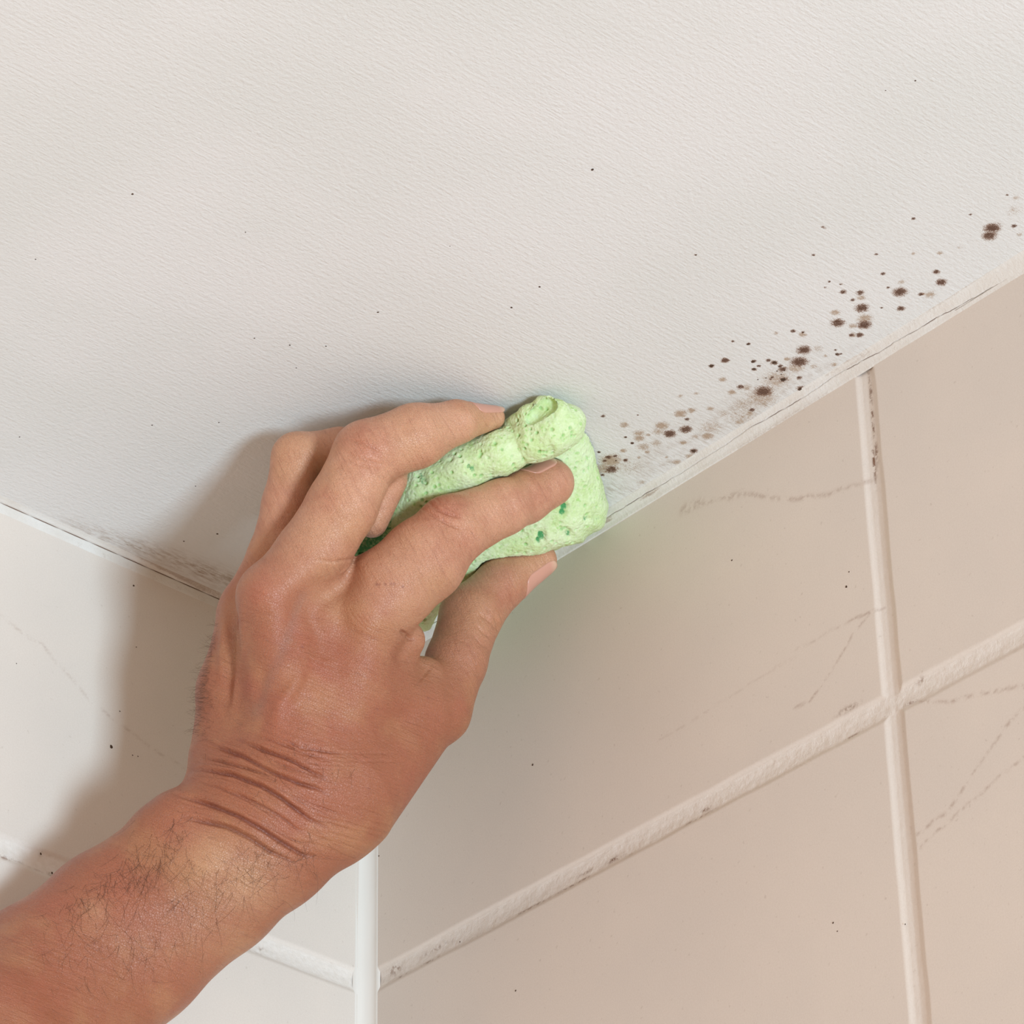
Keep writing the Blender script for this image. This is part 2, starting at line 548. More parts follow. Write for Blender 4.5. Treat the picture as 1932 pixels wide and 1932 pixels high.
def joint(name, mat, s, prof, frame, attr_fn, wob):
    """sweep a bead profile (two legs against two faces) along a straight joint"""
    n = len(prof)
    Vv, st, ck = [], [], []
    for si in s:
        for j, (a, b) in enumerate(prof):
            e = wob(si, j)
            Vv.append(frame(si, a + e[0], b + e[1]))
            x, y = attr_fn(si, a, b, j)
            st.append(x)
            ck.append(y)
    Vv = np.array(Vv) * MM
    Fq = grid_faces(len(s), n)
    o = np_mesh(name, Vv, Fq, mat, {'stain': st, 'crack': ck})
    o['kind'] = 'structure'
    return o


rj = np.random.RandomState(5)
NOI = np.cumsum(rj.randn(6000)) * 0.09
NOI = NOI - np.convolve(NOI, np.ones(400) / 400, 'same')


def n1d(s, off, k=1.0, amp=1.0):
    x = (s * k + off * 13.7) % 5000
    i = int(x)
    f = x - i
    return amp * (NOI[i] * (1 - f) + NOI[i + 1] * f)


# along the right wall: a = leg on the ceiling (x), b = leg down the wall (-z)
prof = [(5.4, -0.12), (5.0, .06), (4.6, .18), (4.2, .35), (3.8, .65), (3.4, 1.05), (3.0, 1.5), (2.6, 2.05), (2.35, 2.3), (2.27, 2.38),
        (2.2, 2.45), (2.12, 2.55), (1.9, 2.8), (1.65, 3.1), (1.4, 3.4), (1.1, 3.8), (.85, 4.2), (.55, 4.6), (.3, 5.0), (-.15, 5.5)]
sv = np.concatenate([np.arange(0, 480, 0.5), np.arange(480, 1301, 4)])


def wobR(s, j):
    if j in (0, 19):
        return (0, 0) if j == 19 else (0, -0.05)
    g = 1 if 0 < j < 19 else 0
    cr = n1d(s, 1, 1.0, 1.0) - np.interp(s, [140, 200, 300, 380], [1.3, 0.3, -0.2, -2.4])
    e = (n1d(s, 7 + j * 0.13, 0.5, .12) * g, n1d(s, 40 + j * .1, .7, .16) * g)
    wgt = {5: .35, 6: .7, 7: 1, 8: 1, 9: 1, 10: 1, 11: 1, 12: 1, 13: .7, 14: .4}.get(j, 0)
    e = (e[0] - cr * .7 * wgt, e[1] + cr * .9 * wgt)
    if j in (9, 10):
        e = (e[0] - 0.30, e[1] - 0.25)      # the open crack
    if j >= 17:
        e = (e[0] * .3, e[1] + n1d(s, 90, .6, .5))
    return e


def atR(s, a, b, j):
    on = 0.35 + 0.65 * abs(math.sin(s * .31) * math.sin(s * .077 + 1))
    if 190 < s < 232:
        on = 0.15
    if 262 < s < 287:
        on = 0.2
    ck = on if j in (9, 10) else 0
    stn = 0.0
    if j <= 8:
        stn = (1.1 - .10 * j) * (1 if 110 < s < 300 else .55) * max(0, min(1, .55 + n1d(s, 30 + j, 1.3, .9)))
    if 10 < j < 15:
        stn = (math.exp(-((s - 177) / 7) ** 2) + math.exp(-((s - 152) / 4) ** 2)) * max(0, min(1, .6 + n1d(s, 33 + j * 2, 1.7, 1.2)))
    if j >= 17 and 225 < s < 275:
        stn = .5
    return max(stn, 0), ck


trim1 = joint('trim_1', FILLER, sv, prof, lambda s, a, b: (a, s, -b), atR, wobR)

# along the left wall: crack right in the joint
profL = [(4.6, -0.1), (4.0, .06), (3.2, .15), (2.5, .3), (1.9, .5), (1.3, .7), (1.1, .85), (.95, .95), (.85, 1.15), (.8, 1.5), (.7, 2.1), (.55, 3.0), (.4, 3.8), (.15, 4.6), (-.15, 5.2)]
svL = np.concatenate([np.arange(0, 420, 0.6), np.arange(420, 1001, 4)])


def wobL(s, j):
    if j in (0, 14):
        return (0, 0)
    cr = n1d(s, 3, .8, .35)
    e = (n1d(s, 17 + j * .1, .5, .06), n1d(s, 55 + j * .1, .6, .06))
    if 4 <= j <= 8:
        e = (e[0] + cr * .3, e[1] + cr * .3)
    if j in (6, 7):
        e = (e[0] - .4, e[1] - .3)
    return e


def atL(s, a, b, j):
    ck = (.45 + .4 * abs(math.sin(s * .21))) if j in (6, 7) else 0
    stn = 0.0
    if j <= 5:
        stn = .8 * math.exp(-((s - 105) / 45) ** 2) * max(0, min(1, .6 + n1d(s, 30 + j, 1.3, .9)))
    if j >= 11 and 80 < s < 160:
        stn = .4 * (0.5 + .5 * math.sin(s * .5))
    return stn, ck


trim2 = joint('trim_2', FILLER, svL, profL, lambda s, a, b: (s, a, -b), atL, wobL)
trim2.data.flip_normals()

# upright silicone bead in the corner
profC = [(7.2, -.9), (6.6, .15)] + [(6.2 * (1 - math.sin(q)) + .0, 5.9 * (1 - math.cos(q))) for q in np.linspace(0.12, math.pi / 2 - .12, 9)] + [(.15, 6.3), (-.9, 6.9)]


def wobC(s, j):
    g = 0 if j in (0, 12) else 1
    return (n1d(s, 5 + j * .02, .06, .5) * g * .6, n1d(s, 25 + j * .02, .07, .5) * g * .6)


trim3 = joint('trim_3', SILICONE, np.arange(0, 900, 2.5), profC, lambda s, a, b: (a, b, -s), lambda s, a, b, j: (0, 0), wobC)
trim3.data.flip_normals()

# ------------------------------------------------------------------ solid modelling with distance fields


def rcone(P, a, b, r1, r2, sw=1.0):
    a, b = np.array(a, np.float32), np.array(b, np.float32)
    ab = b - a
    pa = P - a
    t = np.clip((pa @ ab) / (ab @ ab), 0, 1)
    q = pa - t[:, None] * ab
    if sw != 1.0:
        q = q * np.array([1, 1, 1 / sw], np.float32)
    d = np.sqrt((q * q).sum(1)) - (r1 + (r2 - r1) * t)
    return d


def smin(a, b, k):
    h = np.maximum(k - np.abs(a - b), 0) / k
    return np.minimum(a, b) - h * h * k * 0.25


def chain(P, pts, k=10):
    d = None
    for p, q in zip(pts[:-1], pts[1:]):
        e = rcone(P, p[:3], q[:3], p[3], q[3])
        d = e if d is None else smin(d, e, k)
    return d


def mesh_field(fn, lo, hi, vox, sub=True, newton=2):
    """surface nets over a distance field; returns vertices and quads"""
    lo = np.array(lo, np.float32)
    R = 6
    nb = np.ceil((np.array(hi) - lo) / (vox * R)).astype(int)
    n = nb * R
    ax = [lo[i] + vox * R * (np.arange(nb[i]) + 0.5) - vox * 0.5 for i in range(3)]
    G = np.stack(np.meshgrid(*ax, indexing='ij'), -1).reshape(-1, 3).astype(np.float32)
    dc = np.concatenate([fn(G[i:i + 400000]) for i in range(0, len(G), 400000)]).reshape(nb)
    phi = np.repeat(np.repeat(np.repeat(dc, R, 0), R, 1), R, 2).astype(np.float32)
    near = np.argwhere(np.abs(dc) < vox * R * 1.6)
    off = np.stack(np.meshgrid(*[np.arange(R)] * 3, indexing='ij'), -1).reshape(-1, 3)
    for i in range(0, len(near), 2500):
        ids = (near[i:i + 2500, None, :] * R + off[None]).reshape(-1, 3)
        v = fn((lo + ids * vox).astype(np.float32))
        phi[ids[:, 0], ids[:, 1], ids[:, 2]] = v
    s = phi < 0
    act = np.zeros(np.array(s.shape) - 1, bool)
    c0 = s[:-1, :-1, :-1]
    corners = [(i, j, k) for i in (0, 1) for j in (0, 1) for k in (0, 1)]
    S = s.shape
    for (i, j, k) in corners[1:]:
        act |= s[i:S[0] - 1 + i, j:S[1] - 1 + j, k:S[2] - 1 + k] != c0
    idx = np.argwhere(act)
    vals = {c: phi[idx[:, 0] + c[0], idx[:, 1] + c[1], idx[:, 2] + c[2]] for c in corners}
    acc = np.zeros((len(idx), 3))
    cnt = np.zeros(len(idx))
    for c in corners:
        for axx in range(3):
            if c[axx] == 0:
                e = list(c)
                e[axx] = 1
                e = tuple(e)
                va, vb = vals[c], vals[e]
                m = (va < 0) != (vb < 0)
                tt = np.where(m, va / np.where(m, va - vb, 1), 0)
                p = np.array(c, float)[None].repeat(len(idx), 0)
                p[:, axx] = tt
                acc[m] += p[m]
                cnt[m] += 1
    V = lo + (idx + acc / cnt[:, None]) * vox
    vid = np.full(act.shape, -1, np.int32)
    vid[idx[:, 0], idx[:, 1], idx[:, 2]] = np.arange(len(idx))
    quads = []
    for axx in range(3):
        b, c = (axx + 1) % 3, (axx + 2) % 3
        sa = [slice(None)] * 3
        sb = [slice(None)] * 3
        sa[axx], sb[axx] = slice(0, -1), slice(1, None)
        A, B = s[tuple(sa)], s[tuple(sb)]
        e = np.argwhere(A != B)
        e = e[(e[:, b] > 0) & (e[:, c] > 0) & (e[:, b] < S[b] - 1) & (e[:, c] < S[c] - 1)]
        inside = A[e[:, 0], e[:, 1], e[:, 2]]
        f = []
        for db, dc_ in ((-1, -1), (0, -1), (0, 0), (-1, 0)):
            g = e.copy()
            g[:, b] += db
            g[:, c] += dc_
            f.append(vid[g[:, 0], g[:, 1], g[:, 2]])
        f = np.stack(f, 1)
        f[~inside] = f[~inside][:, ::-1]
        quads.append(f)
    Q_ = np.vstack(quads)
    Q_ = Q_[(Q_ >= 0).all(1)]
    V = project(fn, V, newton)
    if sub:
        V, Q_ = subdivide(V, Q_)
        V = project(fn, V, 1)
    return V, Q_


def field_grad(fn, V, e=1.5):
    V = V.astype(np.float32)
    g = np.zeros((len(V), 3))
    for i in range(3):
        d = np.zeros(3, np.float32)
        d[i] = e
        g[:, i] = (fn(V + d) - fn(V - d)) / (2 * e)
    return g


def project(fn, V, it):
    for _ in range(it):
        d = fn(V.astype(np.float32))
        g = field_grad(fn, V)
        g2 = (g * g).sum(1)
        V = V - np.clip(d / np.maximum(g2, 0.2), -3, 3)[:, None] * g * 0.9
    return V


def subdivide(V, Fq):
    n = len(V)
    e = np.vstack([Fq[:, [0, 1]], Fq[:, [1, 2]], Fq[:, [2, 3]], Fq[:, [3, 0]]])
    es = np.sort(e, 1)
    key = es[:, 0].astype(np.int64) * n + es[:, 1]
    uq, first, inv = np.unique(key, return_index=True, return_inverse=True)
    em = (V[es[first, 0]] + V[es[first, 1]]) / 2
    fm = V[Fq].mean(1)
    nf = len(Fq)
    ei = n + inv.reshape(4, nf)
    fi = n + len(uq) + np.arange(nf)
    out = []
    for k in range(4):
        out.append(np.stack([Fq[:, k], ei[k], fi, ei[k - 1]], 1))
    return np.vstack([V, em, fm]), np.vstack(out)


def keep_biggest(V, Fq):
    """drop stray islands"""
    n = len(V)
    lab = np.arange(n)
    for _ in range(200):
        m = lab[Fq].min(1)
        new = lab.copy()
        for k in range(4):
            np.minimum.at(new, Fq[:, k], m)
        new = new[new]
        if (new == lab).all():
            break
        lab = new
    u, c = np.unique(lab, return_counts=True)
    keep = lab == u[c.argmax()]
    Fq = Fq[keep[Fq].all(1)]
    mp = np.cumsum(keep) - 1
    return V[keep], mp[Fq]


def relax(V, Fq, it):
    e = np.vstack([Fq[:, [0, 1]], Fq[:, [1, 2]], Fq[:, [2, 3]], Fq[:, [3, 0]]])
    n = len(V)
    cnt = np.bincount(e[:, 0], minlength=n) + np.bincount(e[:, 1], minlength=n)
    for _ in range(it):
        for lam in (0.6, -0.25):
            acc = np.stack([np.bincount(e[:, 0], V[e[:, 1], k], n) + np.bincount(e[:, 1], V[e[:, 0], k], n) for k in range(3)], 1)
            V = V + lam * (acc / np.maximum(cnt, 1)[:, None] - V)
    return V


# ------------------------------------------------------------------ the hand and forearm
INDEX = [(704, 1168, 985, 66), (735, 1114, 972, 82), (800, 1056, 932, 79), (851, 1001, 900, 66), (948, 957, 835, 52), (990, 938, 785, 49), (1038, 911, 745, 46)]
MIDDLE = [(518, 1128, 1030, 67), (588, 1050, 1005, 70), (645, 955, 985, 66), (692, 857, 955, 63), (785, 822, 925, 60), (862, 796, 880, 40), (930, 788, 822, 23)]
MIDPAD = [(735, 905, 905, 34), (702, 985, 915, 30)]
RING = [(462, 1135, 930, 40), (512, 1045, 915, 42), (540, 950, 880, 44), (560, 863, 850, 46), (640, 850, 815, 42), (710, 880, 795, 36), (735, 915, 790, 28)]
PINKY = [(450, 1160, 900, 40), (520, 1010, 800, 33), (590, 965, 760, 30), (650, 955, 745, 26)]
THUMB = [(832, 1347, 845, 54), (860, 1250, 775, 57), (889, 1160, 710, 58), (946, 1101, 650, 47), (1017, 1057, 600, 34)]
PALM = [  # start, end, radius at each
    ((600, 1490, 1060), (695, 1185, 985), 78, 58),
    ((545, 1480, 1085), (520, 1135, 1024), 80, 66),
    ((480, 1460, 1050), (472, 1150, 935), 72, 44),
    ((430, 1420, 1010), (431, 1300, 970), 70, 52),
    ((432, 1300, 970), (458, 1150, 915), 52, 40),
    ((648, 1492, 1020), (826, 1342, 845), 115, 51),
    ((640, 1400, 1015), (745, 1215, 925), 72, 36),
    ((735, 1240, 912), (770, 1206, 920), 52, 28),
    ((745, 1320, 868), (798, 1282, 860), 50, 42),
    ((600, 1150, 990), (664, 1078, 955), 44, 22),
    ((585, 1460, 1075), (612, 1195, 985), 74, 56),
    ((620, 1180, 985), (700, 1100, 960), 50, 30),
    ((520, 1480, 985), (560, 1200, 900), 80, 62),
    ((620, 1460, 970), (760, 1330, 850), 70, 55),
    ((680, 1310, 985), (790, 1330, 892), 62, 52),
]
nx, ny = 0.6, 0.8


def arm_pts(off, dw, dr=0):
    out = []
    for (x, y, w_, hw) in ((560, 1502, 1060, 152), (480, 1562, 1068, 154), (380, 1643, 1075, 157), (230, 1762, 1098, 169), (100, 1874, 1178, 183), (-20, 1972, 1340, 188), (-120, 2052, 1480, 188), (-260, 2170, 1680, 194), (-490, 2352, 1975, 200)):
        r = hw * 0.58
        o = (hw - r) * off + (6 if off > 0 else 8 if off < 0 else 0)
        out.append((x + nx * o, y + ny * o, w_ + dw, r + dr))
    return out


ARM1, ARM2, ARM3 = arm_pts(-1, -8), arm_pts(1, 0), arm_pts(0, 6, 10)


def palm_field(P):
    d = None
    for a, b, r1, r2 in PALM:
        e = rcone(P, a, b, r1, r2)
        d = e if d is None else smin(d, e, 34)
    a = smin(smin(chain(P, ARM1, 30), chain(P, ARM2, 30), 50), chain(P, ARM3, 30), 50)
    d = smin(d, a, 60)
    # bony bump on the little-finger side of the wrist
    d = smin(d, rcone(P, (302, 1574, 1105), (332, 1552, 1100), 53, 53), 30)
    return d


def hand_field(P):
    palm = palm_field(P)
    best = palm
    mid = smin(chain(P, MIDDLE, 14), chain(P, MIDPAD), 16)
    for f, k in ((chain(P, INDEX, 14), 26), (mid, 26), (chain(P, RING, 14), 22), (chain(P, PINKY, 14), 22), (chain(P, THUMB, 14), 30)):
        best = smin(best, smin(palm, f, k), 4)
    # knuckle heads
    for c, r in (((697, 1160, 1010), 50), ((505, 1120, 1040), 48)):
        best = smin(best, np.sqrt(((P - np.array(c, np.float32)) ** 2).sum(1)) - r, 30)
    return best


HV, HF = mesh_field(hand_field, (-520, 730, 560), (1090, 2440, 2110), 4.4)
HV, HF = keep_biggest(HV, HF)
HV = relax(HV, HF, 8)
g = field_grad(hand_field, HV)
HN = g / np.maximum(np.linalg.norm(g, axis=1), 1e-6)[:, None]
face = sstep(0.05, 0.35, HN[:, 2])          # 1 on the back of the hand
disp = np.zeros(len(HV))
px_, py_ = HV[:, 0], HV[:, 1]


def ridge(pts, width, height, zmin=None, taper=True):
    """a raised (or sunken) line over the back of the hand"""
    global disp
    pts = np.asarray(pts, float)
    m = (px_ > pts[:, 0].min() - 3 * width) & (px_ < pts[:, 0].max() + 3 * width) & (py_ > pts[:, 1].min() - 3 * width) & (py_ < pts[:, 1].max() + 3 * width)
    if zmin is not None:
        m &= HV[:, 2] > zmin
    d, s = seg_dist(px_[m], py_[m], pts)
    tp = np.clip(np.minimum(s, 1 - s) * 4, 0, 1) if taper else 1
    disp[m] += height * np.exp(-(d / width) ** 2) * tp * face[m]
    return m


def bump_at(x, y, r, h, zmin=0, ry=None):
    global disp
    d = np.hypot((px_ - x) / r, (py_ - y) / (ry or r))
    disp += h * np.exp(-d * d) * face * (HV[:, 2] > zmin)


W5 = lambda *pp: [(200 + x / 4.83, 1380 + y / 4.83) for x, y in pp]
W6 = lambda *pp: [(500 + x / 4.83, 1380 + y / 4.83) for x, y in pp]
W3 = lambda *pp: [(340 + x / 4.83, 1060 + y / 4.83) for x, y in pp]
W4 = lambda *pp: [(640 + x / 4.83, 1060 + y / 4.83) for x, y in pp]
CREASE = [
    (W5((850, 60), (1050, 150), (1230, 215), (1500, 370), (1750, 470), (1932, 525), (2080, 610)), 4.2, -5.5),
    (W5((1200, 70), (1420, 170), (1640, 240), (1932, 390), (2060, 430)), 3.8, -5.0),
    (W5((820, 225), (1050, 270), (1230, 320), (1420, 375), (1560, 450)), 3.0, -3.2),
    (W5((720, 360), (870, 345), (1150, 390), (1400, 490), (1600, 610), (1700, 690), (1850, 800), (2050, 900)), 4.4, -6.0),
    (W5((580, 560), (800, 620), (1000, 690), (1200, 770), (1400, 880), (1600, 1010), (1800, 1130), (2000, 1150)), 4.8, -6.0),
    (W5((650, 770), (900, 825), (1100, 870), (1300, 970), (1500, 1100), (1750, 1210)), 5.0, -5.0),
    (W5((1000, 520), (1250, 590), (1450, 690), (1650, 820), (1850, 980)), 3.0, -3.2),
    (W5((800, 440), (1050, 520), (1300, 640), (1500, 760), (1700, 920)), 2.4, -2.0),
    (W5((1550, 40), (1750, 130), (1932, 170), (2200, 210)), 3.2, -2.5),
    (W5((1300, 20), (1500, 80), (1800, 190), (2050, 260)), 3.0, -2.2),
    (W5((1500, 260), (1700, 340), (1900, 400), (2150, 500)), 2.6, -2.2),
    (W5((1500, 480), (1700, 590), (1932, 680), (2150, 760)), 2.4, -1.8),
    (W5((1600, 560), (1800, 660), (2050, 780)), 2.0, -1.4),
    (W5((1300, 800), (1500, 880), (1700, 990), (1900, 1060)), 2.2, -1.8),
]
RIDGES = [
    (W3((560, 300), (545, 800), (510, 1150), (450, 1450)), 9, 6.5),
    (W3((1150, 900), (1080, 1100), (900, 1300), (850, 1580)), 14, 5.5),
    (W3((1350, 850), (1280, 1050), (1180, 1300)), 17, 4.0),
    (W3((400, 520), (380, 800), (370, 1100)), 7, 4.0),
    (W5((1050, 330), (1300, 410), (1600, 550), (1750, 650)), 7, 2.5),
    (W5((1100, 730), (1400, 850), (1700, 1040)), 8, 3.0),
    (W5((1150, 190), (1350, 270), (1600, 400), (1850, 470)), 6, 2.5),
    (W5((1000, 780), (1250, 870), (1450, 1000)), 7, 2.0),
]
VALLEYS = [
    (W3((1650, 20), (1400, 180), (1150, 330), (1050, 600), (900, 900)), 30, -14),
    (W3((480, 420), (470, 900), (440, 1250), (400, 1480)), 11, -5.5),
    (W3((760, 900), (700, 1350)), 15, -5),
    (W3((1250, 900), (1100, 1200), (1000, 1480)), 18, -4),
    (W4((550, 620), (640, 700), (700, 705)), 4, -7),
    (W4((480, 880), (640, 890), (760, 860)), 10, -3),
    (W4((850, 930), (780, 1020), (700, 1120)), 4, -2),
]
cmask = np.zeros(len(HV))
for pts, wd, h in RIDGES + VALLEYS:
    ridge(pts, wd, h, 780)
def between(a, b, f, n=14):
    def rs(p):
        p = np.array(p, float)
        c = np.concatenate([[0], np.cumsum(np.hypot(*np.diff(p, axis=0).T))])
        t_ = np.linspace(0, c[-1], n)
        return np.stack([np.interp(t_, c, p[:, 0]), np.interp(t_, c, p[:, 1])], 1)
    return rs(a) * (1 - f) + rs(b) * f


frnd = random.Random(8)
for ia, ib in ((8, 1), (1, 0), (0, 2), (0, 3), (3, 6), (6, 4), (4, 5), (9, 8), (3, 7)):
    for f in np.linspace(0.12, 0.88, 6):
        q = between(CREASE[ia][0], CREASE[ib][0], f)
        q[:, 1] += np.array([frnd.uniform(-2.5, 2.5) for _ in q])
        a0 = frnd.randint(0, 5)
        q = q[a0:a0 + frnd.randint(6, 9)]
        ridge(q, frnd.uniform(1.6, 2.4), -frnd.uniform(0.8, 1.9), 900)
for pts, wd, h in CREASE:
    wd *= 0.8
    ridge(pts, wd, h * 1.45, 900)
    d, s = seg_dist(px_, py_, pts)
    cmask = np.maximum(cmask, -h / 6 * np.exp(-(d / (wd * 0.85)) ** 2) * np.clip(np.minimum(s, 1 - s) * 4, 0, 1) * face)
    # folds swell on both sides
    q = np.array(pts)
    ridge(q + [4, -8], wd * 1.4, -h * 0.38, 900)
# fan of fine lines over the thumb side of the wrist
rr = random.Random(4)
for k in range(26):
    y0 = 1395 + k * 7.5
    x0 = 520 + rr.uniform(-30, 40) + k * 2
    L = rr.uniform(110, 230)
    pts = [(x0 + q * L, y0 + q * 34 - 26 * q * q * (1 if k < 12 else -0.6) + rr.uniform(-1.5, 1.5)) for q in np.linspace(0, 1, 6)]
    ridge(pts, 2.0, -1.3, 900)
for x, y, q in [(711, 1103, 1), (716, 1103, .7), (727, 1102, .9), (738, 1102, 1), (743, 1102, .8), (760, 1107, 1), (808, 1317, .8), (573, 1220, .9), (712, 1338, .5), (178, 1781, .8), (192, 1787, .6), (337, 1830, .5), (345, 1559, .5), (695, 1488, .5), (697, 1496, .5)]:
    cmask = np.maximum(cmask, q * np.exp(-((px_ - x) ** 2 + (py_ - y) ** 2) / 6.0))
# finger joint wrinkles
K1 = lambda *pp: [(380 + x / 4.83, 740 + y / 4.83) for x, y in pp]
K2 = lambda *pp: [(680 + x / 3.864, 740 + y / 3.864) for x, y in pp]
for pts, wd, h in [(K1((1290, 420), (1430, 460), (1560, 510), (1660, 560)), 2.6, -3.0), (K1((1260, 520), (1400, 590), (1600, 650), (1680, 660)), 2.6, -2.8),
                   (K1((1230, 580), (1400, 650), (1640, 720)), 2.4, -2.2), (K1((1220, 680), (1290, 695)), 2.4, -1.5),
                   (K2((440, 850), (560, 920), (680, 975), (760, 1010)), 3.0, -5.0), (K2((480, 790), (560, 860), (680, 900), (740, 920)), 3.0, -4.6),
                   (K2((520, 760), (640, 850), (730, 890)), 2.4, -1.5), (K2((720, 700), (830, 760), (860, 830)), 2.4, -1.4),
                   (K1((1000, 1520), (1200, 1550), (1400, 1525), (1480, 1480)), 3.0, -2.6), (K1((430, 1790), (560, 1850), (650, 1880)), 2.4, -1.5),
                   (W4((1260, 460), (1400, 560), (1450, 650)), 3.2, -3.5), (W4((1400, 480), (1440, 560), (1470, 660)), 3.4, -5.0),
                   (W4((1450, 460), (1500, 560), (1510, 620)), 2.6, -3.0), (W4((1230, 560), (1330, 660), (1440, 720)), 2.6, -2.0),
                   (W4((1200, 640), (1300, 760), (1400, 800)), 2.4, -1.6)]:
    ridge(pts, wd, h, 560)
bump_at(1440 / 4.83 + 640, 520 / 4.83 + 1060, 12, 3, 560)
for k in range(9):
    ridge(W4((80 + k * 55, 430 + k * 14), (170 + k * 50, 540 + k * 12), (300 + k * 42, 650 + k * 10)), 1.9, -1.1, 900)
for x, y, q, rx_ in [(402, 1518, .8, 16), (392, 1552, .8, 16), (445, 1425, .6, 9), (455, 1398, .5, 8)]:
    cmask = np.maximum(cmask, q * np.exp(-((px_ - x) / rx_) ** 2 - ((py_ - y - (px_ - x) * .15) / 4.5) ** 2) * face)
bump_at(690, 845, 34, 5, 850)
bump_at(700, 1165, 42, 7, 900)
bump_at(490, 1120, 36, 5, 900)
bump_at(815, 965, 24, 4, 850)
bump_at(410, 1615, 55, 6, 900, 45)
HV2 = HV + HN * disp[:, None]
red = np.zeros(len(HV))
for x, y, r, s in [(690, 840, 45, .8), (500, 1110, 50, .6), (560, 1200, 60, .6), (600, 1280, 60, .7), (640, 1240, 40, .5), (840, 965, 50, .7), (870, 1010, 60, .5), (1020, 930, 60, .45),
                   (960, 1120, 40, .7), (480, 1300, 45, .6), (780, 1480, 60, .5), (560, 1510, 120, .4), (870, 1330, 25, .4), (600, 1320, 190, .5), (760, 1400, 120, .35), (1050, 900, 40, .4), (690, 1180, 30, .5),
                   (100, 1720, 90, .5), (220, 1680, 80, .5), (350, 1560, 60, .5), (60, 1850, 120, .5), (330, 1840, 90, .25), (600, 940, 50, .4), (520, 940, 40, .3)]:
    red = np.maximum(red, s * np.exp(-((px_ - x) ** 2 + (py_ - y) ** 2) / r ** 2))
tanned = sstep(1040, 1480, 0.35 * (1100 - px_) + py_)     # forearm darker than the fingers
pale = np.zeros(len(HV))
for x, y, r, s in [(390, 1625, 60, .8), (470, 1670, 70, .7), (420, 1760, 80, .4), (640, 1130, 40, .5), (820, 1230, 45, .3), (930, 800, 40, .3), (620, 1080, 30, .6), (180, 1720, 25, .5), (780, 1160, 40, .5), (600, 1000, 40, .3)]:
    pale = np.maximum(pale, s * np.exp(-((px_ - x) ** 2 + (py_ - y) ** 2) / r ** 2))
vein = np.zeros(len(HV))
for pts, wd in ((W3((1150, 330), (1050, 560), (900, 880), (780, 1150), (700, 1380)), 12), (W3((500, 600), (480, 1000)), 7)):
    d, s = seg_dist(px_, py_, pts)
    vein = np.maximum(vein, np.exp(-(d / wd) ** 2) * face)

t = NT('skin')
mot = t.noise(120, 4, 0.6)
fine = t.noise(900, 3, 0.6)
light = srgb(206, 152, 120)
deep = srgb(156, 95, 65)
base = t.mix(t.attr('tanned'), light, deep)
base = t.mix(t.math('MULTIPLY', t.attr('red'), t.remap(mot, 0.25, 0.75, 0.45, 1.0)), base, srgb(172, 94, 72))
base = t.mix(t.math('MULTIPLY', t.attr('pale'), 0.6), base, srgb(212, 168, 128))
base = t.mix(t.math('MULTIPLY', t.attr('blue_vein'), 0.30), base, srgb(140, 112, 100))
base = t.mix(t.math('MULTIPLY', t.remap(mot, 0.40, 0.75), 0.30), base, srgb(160, 94, 66))
base = t.mix(t.math('MULTIPLY', t.remap(t.noise(45, 3, 0.5), 0.45, 0.7), 0.35), base, srgb(188, 138, 96))
base = t.mix(t.math('MULTIPLY', t.remap(fine, 0.5, 0.8), 0.16), base, srgb(160, 92, 70))
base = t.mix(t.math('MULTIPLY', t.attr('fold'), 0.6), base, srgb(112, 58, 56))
wrs = []
for sfx in ('hand', 'finger'):
    cx_ = t.node('ShaderNodeCombineXYZ')
    t.link(t.attr('along_' + sfx), cx_.inputs[0])
    t.link(t.attr('across_' + sfx), cx_.inputs[1])
    t.link(t.attr('depth'), cx_.inputs[2])
    wrs.append(t.noise(1.0, 4, 0.65, vec=cx_.outputs[0], dist=0.4))
wr = t.math('ADD', t.math('MULTIPLY', wrs[0], t.math('SUBTRACT', 1.0, t.attr('fingers'))), t.math('MULTIPLY', wrs[1], t.attr('fingers')))
base = t.mix(t.math('MULTIPLY', t.remap(wr, 0.5, 0.72), 0.22), base, srgb(140, 78, 62))
b00 = t.bump(wr, 0.0007, 0.8)
b0 = t.bump(t.noise(260, 3, 0.6), 0.0006, 0.5, b00)
b1 = t.bump(t.noise(900, 4, 0.65), 0.0003, 0.7, b0)
b2 = t.bump(t.remap(t.voronoi(1100, 'DISTANCE_TO_EDGE'), 0, 0.12), 0.00012, 0.7, b1)
SKIN = t.finish(base, b2, t.remap(mot, 0.3, 0.7, 0.34, 0.46), 0.6)
t.b.inputs['Subsurface Weight'].default_value = 0.12
t.b.inputs['Subsurface Radius'].default_value = (1.0, 0.35, 0.2)
t.b.inputs['Subsurface Scale'].default_value = 0.003

# running directions of the skin's fine lines
def lines_at(deg):
    th = math.radians(deg)
    return (math.cos(th) * px_ + math.sin(th) * py_) / 50, (-math.sin(th) * px_ + math.cos(th) * py_) / 6.0


alh, ach = lines_at(21)
alf, acf = lines_at(62)
fing = np.maximum(1 - sstep(1060, 1200, py_ - 0.1 * px_ + 60), sstep(800, 880, px_) * (1 - sstep(1250, 1380, py_)))
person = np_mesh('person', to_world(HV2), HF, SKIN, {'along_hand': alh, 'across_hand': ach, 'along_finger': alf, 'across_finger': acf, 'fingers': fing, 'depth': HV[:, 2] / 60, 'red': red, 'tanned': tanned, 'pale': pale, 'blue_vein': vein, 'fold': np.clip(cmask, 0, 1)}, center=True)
person['label'] = "bare hairy left forearm and hand holding the green sponge against the ceiling"
person['category'] = 'person'

